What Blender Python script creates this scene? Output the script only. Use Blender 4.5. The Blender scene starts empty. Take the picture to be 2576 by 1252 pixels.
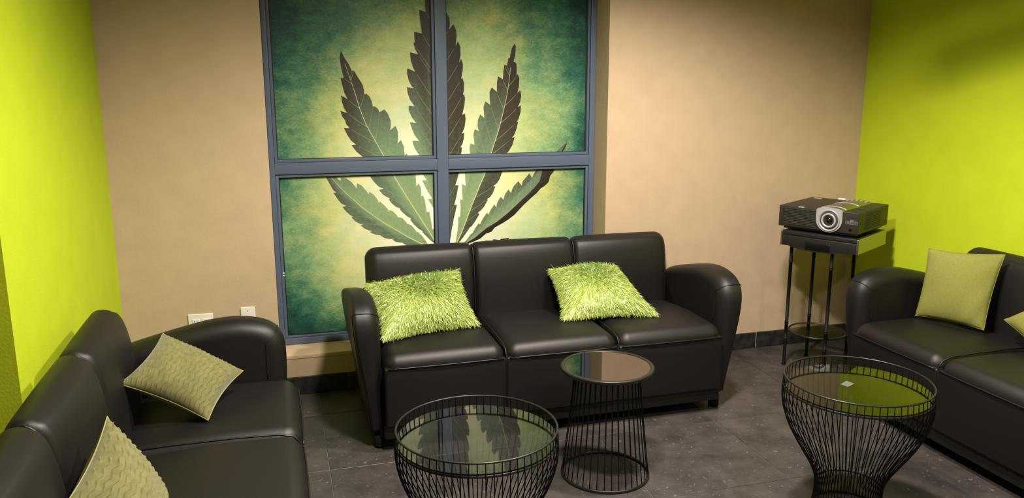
import bpy, bmesh, math, random
import numpy as np
from mathutils import Vector, Matrix

random.seed(7)
SC = bpy.context.scene
COL = SC.collection
PI = math.pi
R = math.radians

# ------------------------------------------------------------------ camera
cam_data = bpy.data.cameras.new('camera')
cam_data.sensor_fit = 'HORIZONTAL'
cam_data.sensor_width = 36.0
cam_data.lens = 2044.6 * 36.0 / 2576.0
cam_data.clip_start = 0.02
cam = bpy.data.objects.new('camera', cam_data)
COL.objects.link(cam)
cam.location = (0, 0, 1.6)
cam.rotation_euler = (R(90 - 11.838), R(0.039), R(-16.239))
SC.camera = cam

# ------------------------------------------------------------------ world, exposure
world = bpy.data.worlds.new('world')
SC.world = world
world.use_nodes = True
world.node_tree.nodes['Background'].inputs[0].default_value = (1.0, 0.93, 0.82, 1)
world.node_tree.nodes['Background'].inputs[1].default_value = 0.02
SC.view_settings.view_transform = 'Standard'
SC.view_settings.look = 'None'
SC.view_settings.exposure = 0.18
SC.view_settings.gamma = 1.0
SC.view_settings.use_curve_mapping = False

CEIL = 2.72
BACK = 4.119          # back wall face
LEFT = -0.745         # left wall face
RIGHT = 3.372         # right wall face
RET = 2.525           # where the left wall ends and turns away
FARL = -1.75          # the wider part of the room behind the camera
NEAR = -1.6
# recessed ceiling lights: (x, y, watts, half cone angle)
LIGHTS = [(1.60, 2.62, 315, 72), (0.75, 2.00, 385, 79), (2.30, 0.7, 140, 66), (0.3, -0.6, 60, 66)]
LIGHT_COL = (1.0, 0.89, 0.78)

# ------------------------------------------------------------------ mesh helpers
class MB:
    def __init__(s):
        s.v = []; s.f = []; s.sm = []
    def add(s, vs, fs, smooth=True):
        o = len(s.v)
        s.v += [tuple(map(float, p)) for p in vs]
        for f in fs:
            s.f.append(tuple(i + o for i in f)); s.sm.append(smooth)
        return s
    def mesh(s, name, fix=True):
        m = bpy.data.meshes.new(name)
        m.from_pydata(s.v, [], s.f)
        m.polygons.foreach_set('use_smooth', s.sm)
        if fix:
            b = bmesh.new(); b.from_mesh(m)
            bmesh.ops.recalc_face_normals(b, faces=b.faces)
            b.to_mesh(m); b.free()
        m.update()
        return m
    def build(s, name, mat, parent=None, loc=None, rot=None, fix=True):
        return link(name, s.mesh(name, fix), mat, parent, loc, rot)

def link(name, mesh, mat, parent=None, loc=None, rot=None):
    o = bpy.data.objects.new(name, mesh)
    COL.objects.link(o)
    if mat is not None and not mesh.materials:
        mesh.materials.append(mat)
    if parent is not None: o.parent = parent
    if loc is not None: o.location = loc
    if rot is not None: o.rotation_euler = rot
    return o

def thing(name, label, cat, loc=(0, 0, 0), rz=0.0, group=None):
    o = bpy.data.objects.new(name, None)
    o.empty_display_size = 0.05
    COL.objects.link(o)
    o.location = loc; o.rotation_euler = (0, 0, rz)
    o['label'] = label; o['category'] = cat
    if group: o['group'] = group
    return o

def struct(o, label=None):
    o['kind'] = 'structure'
    if label: o['label'] = label
    return o

def box(mb, x0, x1, y0, y1, z0, z1, smooth=False):
    v = [(x, y, z) for z in (z0, z1) for y in (y0, y1) for x in (x0, x1)]
    f = [(0, 2, 3, 1), (4, 5, 7, 6), (0, 1, 5, 4), (2, 6, 7, 3), (0, 4, 6, 2), (1, 3, 7, 5)]
    return mb.add(v, f, smooth)

def rbox(mb, x0, x1, y0, y1, z0, z1, r, k=3, mid=1, fn=None):
    """box with rounded edges, optionally deformed by fn(x,y,z)->(x,y,z)"""
    c = np.array([(x0 + x1) / 2, (y0 + y1) / 2, (z0 + z1) / 2])
    h = np.array([(x1 - x0) / 2, (y1 - y0) / 2, (z1 - z0) / 2])
    r = min(r, *(h * 0.999))
    ax = []
    for a in range(3):
        e = [r * math.tan(PI / 4 * i / k) for i in range(1, k + 1)]
        m = mid if np.isscalar(mid) else mid[a]
        core = list(np.linspace(-(h[a] - r), h[a] - r, m + 1))
        ax.append([-(h[a] - r) - t for t in reversed(e)] + core + [h[a] - r + t for t in e])
    idx = {}; vs = []; fs = []
    def vid(p):
        key = tuple(round(t, 6) for t in p)
        if key not in idx:
            p = np.array(p); q = np.clip(p, -(h - r), h - r); d = p - q
            n = np.linalg.norm(d)
            w = q + (d / n * r if n > 1e-9 else d) + c
            if fn: w = fn(*w)
            idx[key] = len(vs); vs.append(tuple(w))
        return idx[key]
    for a in range(3):
        b, d = (a + 1) % 3, (a + 2) % 3
        for s in (-1, 1):
            for i in range(len(ax[b]) - 1):
                for j in range(len(ax[d]) - 1):
                    q = []
                    for (ii, jj) in ((i, j), (i + 1, j), (i + 1, j + 1), (i, j + 1)):
                        p = [0, 0, 0]; p[a] = s * h[a]; p[b] = ax[b][ii]; p[d] = ax[d][jj]
                        q.append(vid(p))
                    fs.append(tuple(q if s > 0 else q[::-1]))
    return mb.add(vs, fs, True)

def lathe(mb, prof, n=48, c=(0, 0, 0), closed=False, smooth=True):
    vs = []; fs = []
    m = len(prof)
    for i in range(n):
        a = 2 * PI * i / n
        for (r, z) in prof: vs.append((c[0] + r * math.cos(a), c[1] + r * math.sin(a), c[2] + z))
    for i in range(n):
        j = (i + 1) % n
        for k in range(m if closed else m - 1):
            l = (k + 1) % m
            fs.append((i * m + k, j * m + k, j * m + l, i * m + l))
    if not closed:
        if prof[0][0] > 1e-6: fs.append(tuple(i * m for i in range(n))[::-1])
        if prof[-1][0] > 1e-6: fs.append(tuple(i * m + m - 1 for i in range(n)))
    return mb.add(vs, fs, smooth)

def ring(mb, Rr, z, t, n=64, s=8, tz=None):
    tz = tz or t
    return lathe(mb, [(Rr + t * math.cos(2 * PI * k / s), z + tz * math.sin(2 * PI * k / s)) for k in range(s)], n, closed=True)

def tube(mb, pts, r, s=6, closed=False, cap=True):
    pts = [Vector(p) for p in pts]; n = len(pts); vs = []; fs = []
    up = Vector((0, 0, 1)); prev = None
    for i, p in enumerate(pts):
        a = pts[(i - 1) % n] if (closed or i > 0) else p
        b = pts[(i + 1) % n] if (closed or i < n - 1) else p
        t = (b - a).normalized()
        if prev is None:
            x = t.cross(up if abs(t.z) < 0.95 else Vector((1, 0, 0))).normalized()
        else:
            x = (prev - t * prev.dot(t)).normalized()
        prev = x; y = t.cross(x)
        rr = r[i] if isinstance(r, (list, tuple)) else r
        for k in range(s):
            an = 2 * PI * k / s
            vs.append(p + x * rr * math.cos(an) + y * rr * math.sin(an))
    for i in range(n if closed else n - 1):
        j = (i + 1) % n
        for k in range(s):
            l = (k + 1) % s
            fs.append((i * s + k, i * s + l, j * s + l, j * s + k))
    if cap and not closed:
        fs.append(tuple(range(s))[::-1]); fs.append(tuple((n - 1) * s + k for k in range(s)))
    return mb.add(vs, fs, True)

def prism(mb, poly, y0, y1, plane='xz', smooth=False):
    """extrude a 2D polygon"""
    n = len(poly)
    def P(p, d):
        if plane == 'xz': return (p[0], d, p[1])
        if plane == 'xy': return (p[0], p[1], d)
        return (d, p[0], p[1])
    vs = [P(p, y0) for p in poly] + [P(p, y1) for p in poly]
    fs = [tuple(range(n)), tuple(range(2 * n - 1, n - 1, -1))]
    for i in range(n):
        j = (i + 1) % n
        fs.append((i, i + n, j + n, j))
    return mb.add(vs, fs, smooth)

def resample(poly, n):
    P = np.array(poly, float); d = np.r_[0, np.cumsum(np.linalg.norm(np.diff(P, axis=0), axis=1))]
    t = np.linspace(0, d[-1], n)
    return np.stack([np.interp(t, d, P[:, k]) for k in range(P.shape[1])], 1)

def smooth_poly(poly, it=2, closed=True):
    P = [tuple(p) for p in poly]
    for _ in range(it):
        Q = []
        n = len(P)
        for i in range(n if closed else n - 1):
            a = np.array(P[i]); b = np.array(P[(i + 1) % n])
            Q += [tuple(a * .75 + b * .25), tuple(a * .25 + b * .75)]
        if not closed: Q = [P[0]] + Q + [P[-1]]
        P = Q
    return P

# ------------------------------------------------------------------ material helpers
def srgb(*c):
    return tuple(((t / 255) / 12.92 if t / 255 <= .04045 else ((t / 255 + .055) / 1.055) ** 2.4) for t in c)

def mat(name, col, rough=.5, metal=0., spec=.5, **kw):
    m = bpy.data.materials.new(name); m.use_nodes = True
    b = m.node_tree.nodes['Principled BSDF']
    b.inputs['Base Color'].default_value = (*col, 1)
    b.inputs['Roughness'].default_value = rough
    b.inputs['Metallic'].default_value = metal
    b.inputs['Specular IOR Level'].default_value = spec
    for k, v in kw.items(): b.inputs[k.replace('_', ' ')].default_value = v
    return m

def nd(m, typ, **kw):
    n = m.node_tree.nodes.new(typ)
    for k, v in kw.items():
        if hasattr(n, k): setattr(n, k, v)
        else: n.inputs[k.replace('_', ' ')].default_value = v
    return n

def lk(m, a, b): m.node_tree.links.new(a, b)

def bsdf(m): return m.node_tree.nodes['Principled BSDF']

def add_bump(m, scale, strength, dist=.001, detail=3, coord='Object', stretch=None):
    tc = nd(m, 'ShaderNodeTexCoord'); n = nd(m, 'ShaderNodeTexNoise', Scale=scale, Detail=detail)
    src = tc.outputs[coord]
    if stretch:
        mp = nd(m, 'ShaderNodeMapping'); mp.inputs['Scale'].default_value = stretch
        lk(m, src, mp.inputs['Vector']); src = mp.outputs[0]
    lk(m, src, n.inputs['Vector'])
    b = nd(m, 'ShaderNodeBump', Strength=strength, Distance=dist)
    lk(m, n.outputs['Fac'], b.inputs['Height']); lk(m, b.outputs[0], bsdf(m).inputs['Normal'])
    return n

def add_vary(m, c0, c1, scale, detail=4, coord='Object', lo=.35, hi=.65, stretch=None):
    tc = nd(m, 'ShaderNodeTexCoord'); n = nd(m, 'ShaderNodeTexNoise', Scale=scale, Detail=detail)
    src = tc.outputs[coord]
    if stretch:
        mp = nd(m, 'ShaderNodeMapping'); mp.inputs['Scale'].default_value = stretch
        lk(m, src, mp.inputs['Vector']); src = mp.outputs[0]
    lk(m, src, n.inputs['Vector'])
    r = nd(m, 'ShaderNodeValToRGB')
    r.color_ramp.elements[0].position = lo; r.color_ramp.elements[0].color = (*c0, 1)
    r.color_ramp.elements[1].position = hi; r.color_ramp.elements[1].color = (*c1, 1)
    lk(m, n.outputs['Fac'], r.inputs[0]); lk(m, r.outputs[0], bsdf(m).inputs['Base Color'])
    return r

M = {}
def wall_mat(name, c0, c1):
    m = mat(name, c0, .75, spec=.25)
    add_vary(m, c0, c1, 9, 3)
    add_bump(m, 130, .35, .002, 2)
    return m
M['tan'] = wall_mat('tan_wall_paint', (.50, .375, .254), (.53, .40, .270))
M['lime'] = wall_mat('lime_wall_paint', (.45, .57, .014), (.475, .60, .017))
M['sill'] = wall_mat('sill_paint', (.58, .44, .29), (.62, .47, .31))
M['ceiling'] = wall_mat('ceiling_paint', (.46, .45, .43), (.50, .49, .47))

m = mat('charcoal_floor_tile', (.035, .031, .029), .42, spec=.4)
tc = nd(m, 'ShaderNodeTexCoord'); oi = nd(m, 'ShaderNodeObjectInfo')
n1 = nd(m, 'ShaderNodeTexNoise', Scale=7.0, Detail=6.0, Roughness=.65)
n2 = nd(m, 'ShaderNodeTexNoise', Scale=52.0, Detail=4.0, Roughness=.6, Distortion=.8)
ad = nd(m, 'ShaderNodeVectorMath', operation='ADD'); ml = nd(m, 'ShaderNodeVectorMath', operation='SCALE')
cb = nd(m, 'ShaderNodeCombineXYZ')
for k in range(3): lk(m, oi.outputs['Random'], cb.inputs[k])
lk(m, cb.outputs[0], ml.inputs[0]); ml.inputs['Scale'].default_value = 37.
lk(m, tc.outputs['Object'], ad.inputs[0]); lk(m, ml.outputs[0], ad.inputs[1])
lk(m, ad.outputs[0], n1.inputs['Vector']); lk(m, ad.outputs[0], n2.inputs['Vector'])
r1 = nd(m, 'ShaderNodeValToRGB'); e = r1.color_ramp.elements
e[0].position = .3; e[0].color = (.030, .0262, .0258, 1); e[1].position = .72; e[1].color = (.076, .067, .064, 1)
r2 = nd(m, 'ShaderNodeValToRGB'); e = r2.color_ramp.elements
e[0].position = .63; e[0].color = (0, 0, 0, 1); e[1].position = .70; e[1].color = (1, 1, 1, 1)
mx = nd(m, 'ShaderNodeMixRGB'); mx.inputs['Color2'].default_value = (.17, .148, .138, 1)
lk(m, n1.outputs['Fac'], r1.inputs[0]); lk(m, n2.outputs['Fac'], r2.inputs[0])
lk(m, r1.outputs[0], mx.inputs['Color1']); lk(m, r2.outputs[0], mx.inputs['Fac'])
lk(m, mx.outputs[0], bsdf(m).inputs['Base Color'])
b = nd(m, 'ShaderNodeBump', Strength=.25, Distance=.002)
lk(m, n1.outputs['Fac'], b.inputs['Height']); lk(m, b.outputs[0], bsdf(m).inputs['Normal'])
M['tile'] = m
M['grout'] = mat('grout', (.105, .095, .090), .8)
m = mat('black_baseboard', (.016, .015, .015), .45); add_vary(m, (.010, .010, .010), (.030, .027, .025), 25); M['base'] = m
M['frame'] = mat('blue_grey_frame_paint', (.085, .116, .172), .45, spec=.4)
add_bump(M['frame'], 180, .12, .001)
M['gasket'] = mat('black_gasket', (.006, .006, .006), .6)
M['white'] = mat('white_plastic', (.78, .75, .70), .4)
M['slot'] = mat('dark_slot', (.03, .03, .03), .6)
m = mat('black_leather', (.0050, .0040, .0040), .50, spec=.48)
add_bump(m, 260, .22, .0012, 4); M['leather'] = m
M['welt'] = mat('black_leather_welt', (.006, .0052, .0052), .45)
M['foot'] = mat('black_foot', (.006, .006, .006), .8, spec=.1)
M['wire'] = mat('black_wire_enamel', (.004, .0035, .0035), .6, spec=.2)
M['rimwire'] = mat('black_rim_enamel', (.010, .0095, .009), .36, spec=.5)
M['glass'] = mat('smoked_table_glass', (.30, .31, .28), .01, spec=.5, Transmission_Weight=1.0, IOR=1.52)
M['clear'] = mat('clear_shelf_glass', (.75, .80, .70), .01, spec=.5, Transmission_Weight=1.0, IOR=1.5)
M['mirror'] = mat('dark_mirror', (.21, .19, .185), .02, 1.0)
M['paper'] = mat('label_paper', (.10, .112, .10), .7, spec=.05)

# traced outline of the printed leaf in metres on the film plane (x, z): left edge, midrib, right edge
LEAF = {
  'upper_left': dict(
    l=[(0.3530,1.7400),(0.3460,1.7110),(0.3490,1.6710),(0.3550,1.6360),(0.3630,1.6040),(0.3460,1.6030),(0.3540,1.5640),(0.3620,1.5290),(0.3770,1.4970),(0.3450,1.5160),(0.3480,1.4820),(0.3570,1.4510),(0.3720,1.4260),(0.3380,1.4380),(0.3450,1.4100),(0.3600,1.3890),(0.3650,1.3680),(0.3810,1.3480),(0.3520,1.3500),(0.3670,1.3160),(0.3860,1.2840),(0.4110,1.2630),(0.3880,1.2600),(0.4100,1.2280),(0.4460,1.1960),(0.4800,1.0900),(0.5000,1.0610),(0.5240,1.0360),(0.5470,1.0270),(0.5220,1.0210),(0.5400,0.9970),(0.5610,0.9820),(0.5790,0.9730),(0.5710,0.9690),(0.5880,0.9450),(0.6090,0.9260),(0.6340,0.9150),(0.6290,0.9120),(0.6480,0.8900),(0.6690,0.8710),(0.6910,0.8580),(0.6840,0.8530),(0.7040,0.8250),(0.7290,0.8000),(0.7530,0.7850),(0.7480,0.7820),(0.7690,0.7590),(0.7980,0.7280),(0.8140,0.7160)],
    m=[(0.3530,1.7400),(0.3710,1.6760),(0.3890,1.6150),(0.4050,1.5640),(0.4230,1.5020),(0.4390,1.4400),(0.4700,1.3560),(0.5220,1.2600),(0.5560,1.1930),(0.6000,1.1010),(0.6310,1.0420),(0.6700,0.9760),(0.7130,0.9050),(0.7630,0.8190),(0.8140,0.7360),(0.8230,0.7150)],
    r=[(0.3530,1.7400),(0.3720,1.7010),(0.3910,1.6710),(0.4010,1.6460),(0.4040,1.6380),(0.4130,1.6420),(0.4350,1.6050),(0.4570,1.5690),(0.4620,1.5380),(0.4630,1.5200),(0.4740,1.5240),(0.4910,1.5070),(0.5010,1.4810),(0.5050,1.4580),(0.5130,1.4590),(0.5280,1.4500),(0.5350,1.4390),(0.5370,1.4280),(0.5640,1.4430),(0.5800,1.4230),(0.5950,1.3860),(0.5950,1.3540),(0.5910,1.3340),(0.6200,1.3570),(0.6310,1.3270),(0.6310,1.2900),(0.6280,1.2640),(0.6460,1.2820),(0.6610,1.2470),(0.6630,1.2140),(0.6640,1.1950),(0.6720,1.2130),(0.6840,1.1920),(0.7200,1.1000),(0.7210,1.0720),(0.7230,1.0340),(0.7360,1.0480),(0.7470,1.0240),(0.7490,0.9980),(0.7480,0.9770),(0.7580,0.9820),(0.7670,0.9540),(0.7720,0.9210),(0.7760,0.8890),(0.7900,0.8920),(0.7960,0.8540),(0.8010,0.8240),(0.8040,0.7940),(0.8140,0.7960),(0.8170,0.7680),(0.8260,0.7340)],
  ),
  'centre': dict(
    l=[(0.8560,2.1560),(0.8150,2.0720),(0.7910,1.9960),(0.7900,1.9730),(0.7930,1.9370),(0.7600,1.9490),(0.7610,1.9200),(0.7640,1.8850),(0.7720,1.8290),(0.7310,1.8380),(0.7310,1.8120),(0.7330,1.7840),(0.7260,1.7820),(0.7340,1.7510),(0.7490,1.7230),(0.7070,1.7340),(0.7090,1.6970),(0.7200,1.6580),(0.7320,1.6350),(0.6900,1.6530),(0.6880,1.6270),(0.6960,1.5920),(0.7110,1.5600),(0.7250,1.5490),(0.6860,1.5570),(0.6880,1.5280),(0.7000,1.4920),(0.7230,1.4570),(0.6920,1.4610),(0.6920,1.4370),(0.7070,1.4010),(0.7290,1.3700),(0.6970,1.3740),(0.7060,1.3420),(0.7190,1.3090),(0.7430,1.2750),(0.7070,1.2770),(0.7160,1.2450),(0.7310,1.2160),(0.7470,1.1930),(0.7440,1.1280),(0.7680,1.0810),(0.7820,1.0630),(0.7550,1.0630),(0.7670,1.0380),(0.7850,1.0010),(0.8080,0.9630),(0.7840,0.9600),(0.8020,0.9310),(0.8180,0.9010),(0.8320,0.8040),(0.8530,0.7290)],
    m=[(0.8560,2.1560),(0.8530,1.9980),(0.8540,1.8060),(0.8540,1.6110),(0.8560,1.4760),(0.8560,1.2740),(0.8600,1.0960),(0.8680,0.9130),(0.8680,0.7280)],
    r=[(0.8560,2.1560),(0.8870,2.0670),(0.9010,1.9990),(0.8950,1.9450),(0.9050,1.9360),(0.9180,1.9110),(0.9210,1.8810),(0.9160,1.8520),(0.9400,1.8800),(0.9540,1.8470),(0.9560,1.8160),(0.9490,1.7670),(0.9620,1.7920),(0.9750,1.7650),(0.9760,1.7220),(0.9670,1.6830),(0.9780,1.7030),(0.9880,1.6750),(0.9860,1.6390),(0.9770,1.5980),(0.9840,1.6040),(0.9930,1.5760),(0.9920,1.5440),(0.9860,1.5140),(0.9930,1.5190),(0.9970,1.4950),(0.9930,1.4580),(0.9800,1.4090),(0.9950,1.4170),(0.9990,1.3860),(0.9930,1.3450),(0.9780,1.3090),(0.9910,1.3150),(0.9880,1.2840),(0.9800,1.2550),(0.9690,1.2350),(0.9770,1.2360),(0.9750,1.2140),(0.9660,1.1880),(0.9590,1.1010),(0.9470,1.0600),(0.9370,1.0310),(0.9550,1.0300),(0.9480,0.9980),(0.9400,0.9600),(0.9290,0.9220),(0.9440,0.9220),(0.9350,0.8830),(0.9250,0.8450),(0.9190,0.8140),(0.9120,0.7830),(0.9060,0.7440),(0.8990,0.7130)],
  ),
  'upper_right': dict(
    l=[(1.2750,1.7850),(1.2580,1.7590),(1.2490,1.7230),(1.2480,1.7100),(1.2390,1.7060),(1.2350,1.6870),(1.2320,1.6680),(1.2160,1.6720),(1.2110,1.6370),(1.2080,1.5960),(1.1810,1.6120),(1.1750,1.5820),(1.1740,1.5290),(1.1450,1.5540),(1.1330,1.5270),(1.1330,1.4930),(1.1370,1.4600),(1.1090,1.4800),(1.0990,1.4490),(1.1030,1.3900),(1.0800,1.4110),(1.0670,1.3820),(1.0650,1.3490),(1.0710,1.3210),(1.0490,1.3320),(1.0410,1.3040),(1.0470,1.2470),(1.0230,1.2560),(1.0180,1.2250),(1.0240,1.1910),(0.9910,1.1040),(0.9920,1.0660),(0.9950,1.0260),(0.9740,1.0360),(0.9740,0.9900),(0.9770,0.9480),(0.9630,0.9520),(0.9650,0.9010),(0.9600,0.8530),(0.9500,0.8550),(0.9500,0.8160),(0.9460,0.7810),(0.9330,0.7110)],
    m=[(1.2750,1.7850),(1.2520,1.6600),(1.2380,1.5540),(1.2320,1.5150),(1.2140,1.4420),(1.1870,1.3350),(1.1570,1.2510),(1.1370,1.1890),(1.1070,1.0930),(1.0810,1.0400),(1.0520,0.9710),(1.0280,0.9180),(0.9910,0.8220),(0.9590,0.7490),(0.9410,0.7110)],
    r=[(1.2750,1.7850),(1.2800,1.7700),(1.2780,1.7260),(1.2680,1.6900),(1.2840,1.6810),(1.2860,1.6430),(1.2850,1.6130),(1.2920,1.6240),(1.3010,1.5990),(1.2980,1.5540),(1.2880,1.5220),(1.3060,1.5370),(1.3120,1.5090),(1.3060,1.4750),(1.2920,1.4470),(1.3100,1.4570),(1.3080,1.4190),(1.2970,1.3850),(1.2850,1.3650),(1.2940,1.3690),(1.2850,1.3280),(1.2700,1.2940),(1.2590,1.2800),(1.2740,1.2840),(1.2620,1.2430),(1.2410,1.2090),(1.2220,1.1920),(1.2350,1.1940),(1.2080,1.1170),(1.2000,1.0900),(1.1880,1.0560),(1.1720,1.0330),(1.1500,1.0180),(1.1630,1.0150),(1.1480,0.9790),(1.1320,0.9570),(1.1120,0.9460),(1.1200,0.9450),(1.0990,0.9070),(1.0790,0.8850),(1.0610,0.8730),(1.0710,0.8650),(1.0470,0.8270),(1.0270,0.8010),(1.0090,0.7880),(1.0130,0.7880),(0.9910,0.7590),(0.9710,0.7330),(0.9510,0.7100)],
  ),
  'lower_right': dict(
    l=[(1.5820,1.2490),(1.5560,1.2300),(1.5120,1.1930),(1.4030,1.1030),(1.3870,1.0800),(1.3750,1.0550),(1.3620,1.0830),(1.3380,1.0580),(1.3210,1.0390),(1.3150,1.0140),(1.2960,1.0400),(1.2690,1.0140),(1.2590,0.9950),(1.2530,0.9750),(1.2380,0.9960),(1.2200,0.9730),(1.2120,0.9530),(1.2090,0.9390),(1.1930,0.9570),(1.1780,0.9350),(1.1700,0.9160),(1.1680,0.8980),(1.1560,0.9150),(1.1350,0.8860),(1.1270,0.8710),(1.1230,0.8590),(1.1130,0.8710),(1.0910,0.8410),(1.0730,0.8060),(1.0650,0.8140),(1.0470,0.7880),(1.0310,0.7610),(1.0180,0.7520),(1.0020,0.7310),(0.9820,0.7080)],
    m=[(1.5820,1.2490),(1.5620,1.2240),(1.5440,1.1930),(1.4360,1.1020),(1.4320,1.0790),(1.4200,1.0360),(1.3910,1.0020),(1.3540,0.9670),(1.2890,0.9110),(1.2320,0.8620),(1.1710,0.8170),(1.1110,0.7850),(1.0420,0.7330),(0.9880,0.7020)],
    r=[(1.5820,1.2490),(1.5710,1.2210),(1.5530,1.1940),(1.5140,1.1020),(1.4820,1.0620),(1.4740,1.0300),(1.4490,1.0070),(1.4280,0.9960),(1.4040,0.9700),(1.3750,0.9470),(1.3260,0.9050),(1.2730,0.8520),(1.2360,0.8260),(1.2040,0.8080),(1.1590,0.7860),(1.1390,0.7630),(1.1070,0.7530),(1.0740,0.7270),(1.0380,0.7130),(0.9940,0.6980)],
  ),
  'lower_left': dict(
    l=[(0.2180,1.1440),(0.2530,1.0920),(0.2680,1.0620),(0.2840,1.0300),(0.3020,1.0160),(0.2850,1.0150),(0.3030,0.9840),(0.3220,0.9580),(0.3490,0.9430),(0.3280,0.9380),(0.3480,0.9110),(0.3680,0.8920),(0.3870,0.8860),(0.3720,0.8830),(0.3910,0.8590),(0.4190,0.8430),(0.4430,0.8420),(0.4180,0.8370),(0.4390,0.8170),(0.4630,0.8060),(0.4840,0.8020),(0.4660,0.7970),(0.4910,0.7830),(0.5190,0.7780),(0.5390,0.7770),(0.5210,0.7760),(0.5430,0.7600),(0.5720,0.7530),(0.6030,0.7540),(0.5860,0.7490),(0.6040,0.7350),(0.6440,0.7280),(0.6420,0.7250),(0.6610,0.7150),(0.7450,0.7010)],
    m=[(0.2180,1.1440),(0.2780,1.0930),(0.3090,1.0540),(0.3520,1.0060),(0.3950,0.9660),(0.4390,0.9210),(0.4970,0.8770),(0.5460,0.8380),(0.5990,0.8050),(0.6520,0.7690),(0.7060,0.7370),(0.7680,0.7030)],
    r=[(0.2180,1.1440),(0.2610,1.1290),(0.3010,1.1010),(0.3100,1.0850),(0.3240,1.0760),(0.3280,1.0950),(0.3550,1.0870),(0.3780,1.0690),(0.3980,1.0440),(0.4030,1.0310),(0.4090,1.0610),(0.4330,1.0460),(0.4530,1.0200),(0.4680,0.9980),(0.4690,1.0130),(0.4910,0.9980),(0.5110,0.9720),(0.5200,0.9480),(0.5230,0.9600),(0.5420,0.9420),(0.5630,0.9190),(0.5730,0.8930),(0.5710,0.9100),(0.5910,0.9040),(0.6120,0.8810),(0.6220,0.8620),(0.6190,0.8700),(0.6400,0.8650),(0.6610,0.8420),(0.6720,0.8250),(0.6720,0.8320),(0.6930,0.8180),(0.7110,0.7950),(0.7200,0.7800),(0.7220,0.7860),(0.7470,0.7600),(0.7680,0.7290),(0.7820,0.7030)],
  ),
  'low_right': dict(
    l=[(1.2440,0.7320),(1.1910,0.7280),(1.1890,0.7220),(1.1490,0.7290),(1.1470,0.7210),(1.1030,0.7240),(1.1010,0.7180),(1.0740,0.7170),(1.0480,0.7170),(0.9940,0.6980)],
    m=[(1.2440,0.7320),(1.1950,0.7090),(1.1300,0.6960),(1.0500,0.6890),(0.9940,0.6900)],
    r=[(1.2440,0.7320),(1.2120,0.7000),(1.1710,0.6780),(1.1100,0.6650),(1.0420,0.6650),(0.9940,0.6840)],
  ),
}

# ------------------------------------------------------------------ room shell
WX0, WX1, WZ0, WZ1 = -0.030, 1.737, 0.211, 2.34     # window opening
FR = BACK + .178                                     # face of the window frame
FILM = BACK + .205                                   # face of the printed film
TH = .32
mb = MB()
box(mb, LEFT - .2, WX0, BACK, BACK + TH, 0, CEIL); box(mb, WX1, RIGHT + .2, BACK, BACK + TH, 0, CEIL)
box(mb, WX0, WX1, BACK, BACK + TH, 0, WZ0 - .001); box(mb, WX0, WX1, BACK, BACK + TH, WZ1, CEIL)
struct(mb.build('wall_back', M['tan']), 'tan painted wall with a fine orange-peel texture around the window')
mb = MB(); prism(mb, [(LEFT, RET), (LEFT, BACK), (LEFT - .2, BACK), (LEFT - .2, RET + .2), (FARL - .2, RET + .2), (FARL - .2, RET)], 0, CEIL, 'xy')
struct(mb.build('wall_left', M['lime']), 'bright lime green wall behind the left sofa')
mb = MB(); box(mb, RIGHT, RIGHT + .2, NEAR, BACK, 0, CEIL)
struct(mb.build('wall_right', M['lime']), 'lime green wall behind the right sofa and projector')
mb = MB(); box(mb, FARL - .2, FARL, NEAR, RET, 0, CEIL)
struct(mb.build('wall_far_left', M['tan']))
mb = MB(); box(mb, FARL - .2, RIGHT + .2, NEAR - .2, NEAR, 0, CEIL)
struct(mb.build('wall_near', M['tan']))
mb = MB(); box(mb, FARL - .2, RIGHT + .2, NEAR - .2, BACK + TH, CEIL, CEIL + .1)
struct(mb.build('ceiling', M['ceiling']))

# floor: grout bed with separate square tiles
mb = MB(); box(mb, FARL - .2, RIGHT + .2, NEAR - .2, BACK + .02, -.06, -.0025)
floor = struct(mb.build('floor', M['grout']), 'charcoal speckled floor of large square tiles')
PT = .60
TX0, TY0 = 1.945, 2.62
tile_cache = {}
ix0 = math.floor((FARL - TX0) / PT); iy0 = math.floor((0.2 - TY0) / PT)
for i in range(ix0, 4):
    for j in range(iy0 - 3, 4):
        x0 = max(TX0 + i * PT, FARL); x1 = min(TX0 + (i + 1) * PT, RIGHT)
        y0 = max(TY0 + j * PT, NEAR); y1 = min(TY0 + (j + 1) * PT, BACK)
        if x1 - x0 < .02 or y1 - y0 < .02: continue
        if y0 >= RET and x1 <= LEFT: continue
        w, h = round(x1 - x0 - .0032, 4), round(y1 - y0 - .0032, 4)
        if (w, h) not in tile_cache:
            t = MB(); g = .0012
            vs = [(-w/2, -h/2, -.01), (w/2, -h/2, -.01), (w/2, h/2, -.01), (-w/2, h/2, -.01),
                  (-w/2, -h/2, -g), (w/2, -h/2, -g), (w/2, h/2, -g), (-w/2, h/2, -g),
                  (-w/2+g, -h/2+g, 0), (w/2-g, -h/2+g, 0), (w/2-g, h/2-g, 0), (-w/2+g, h/2-g, 0)]
            fs = [(8, 9, 10, 11)]
            for k in range(4):
                l = (k + 1) % 4
                fs += [(k, l, l + 4, k + 4), (k + 4, l + 4, l + 8, k + 8)]
            t.add(vs, fs, False); tile_cache[(w, h)] = t.mesh('tile')
        link('tile', tile_cache[(w, h)], M['tile'], floor, ((x0 + x1) / 2, (y0 + y1) / 2, 0))

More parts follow.
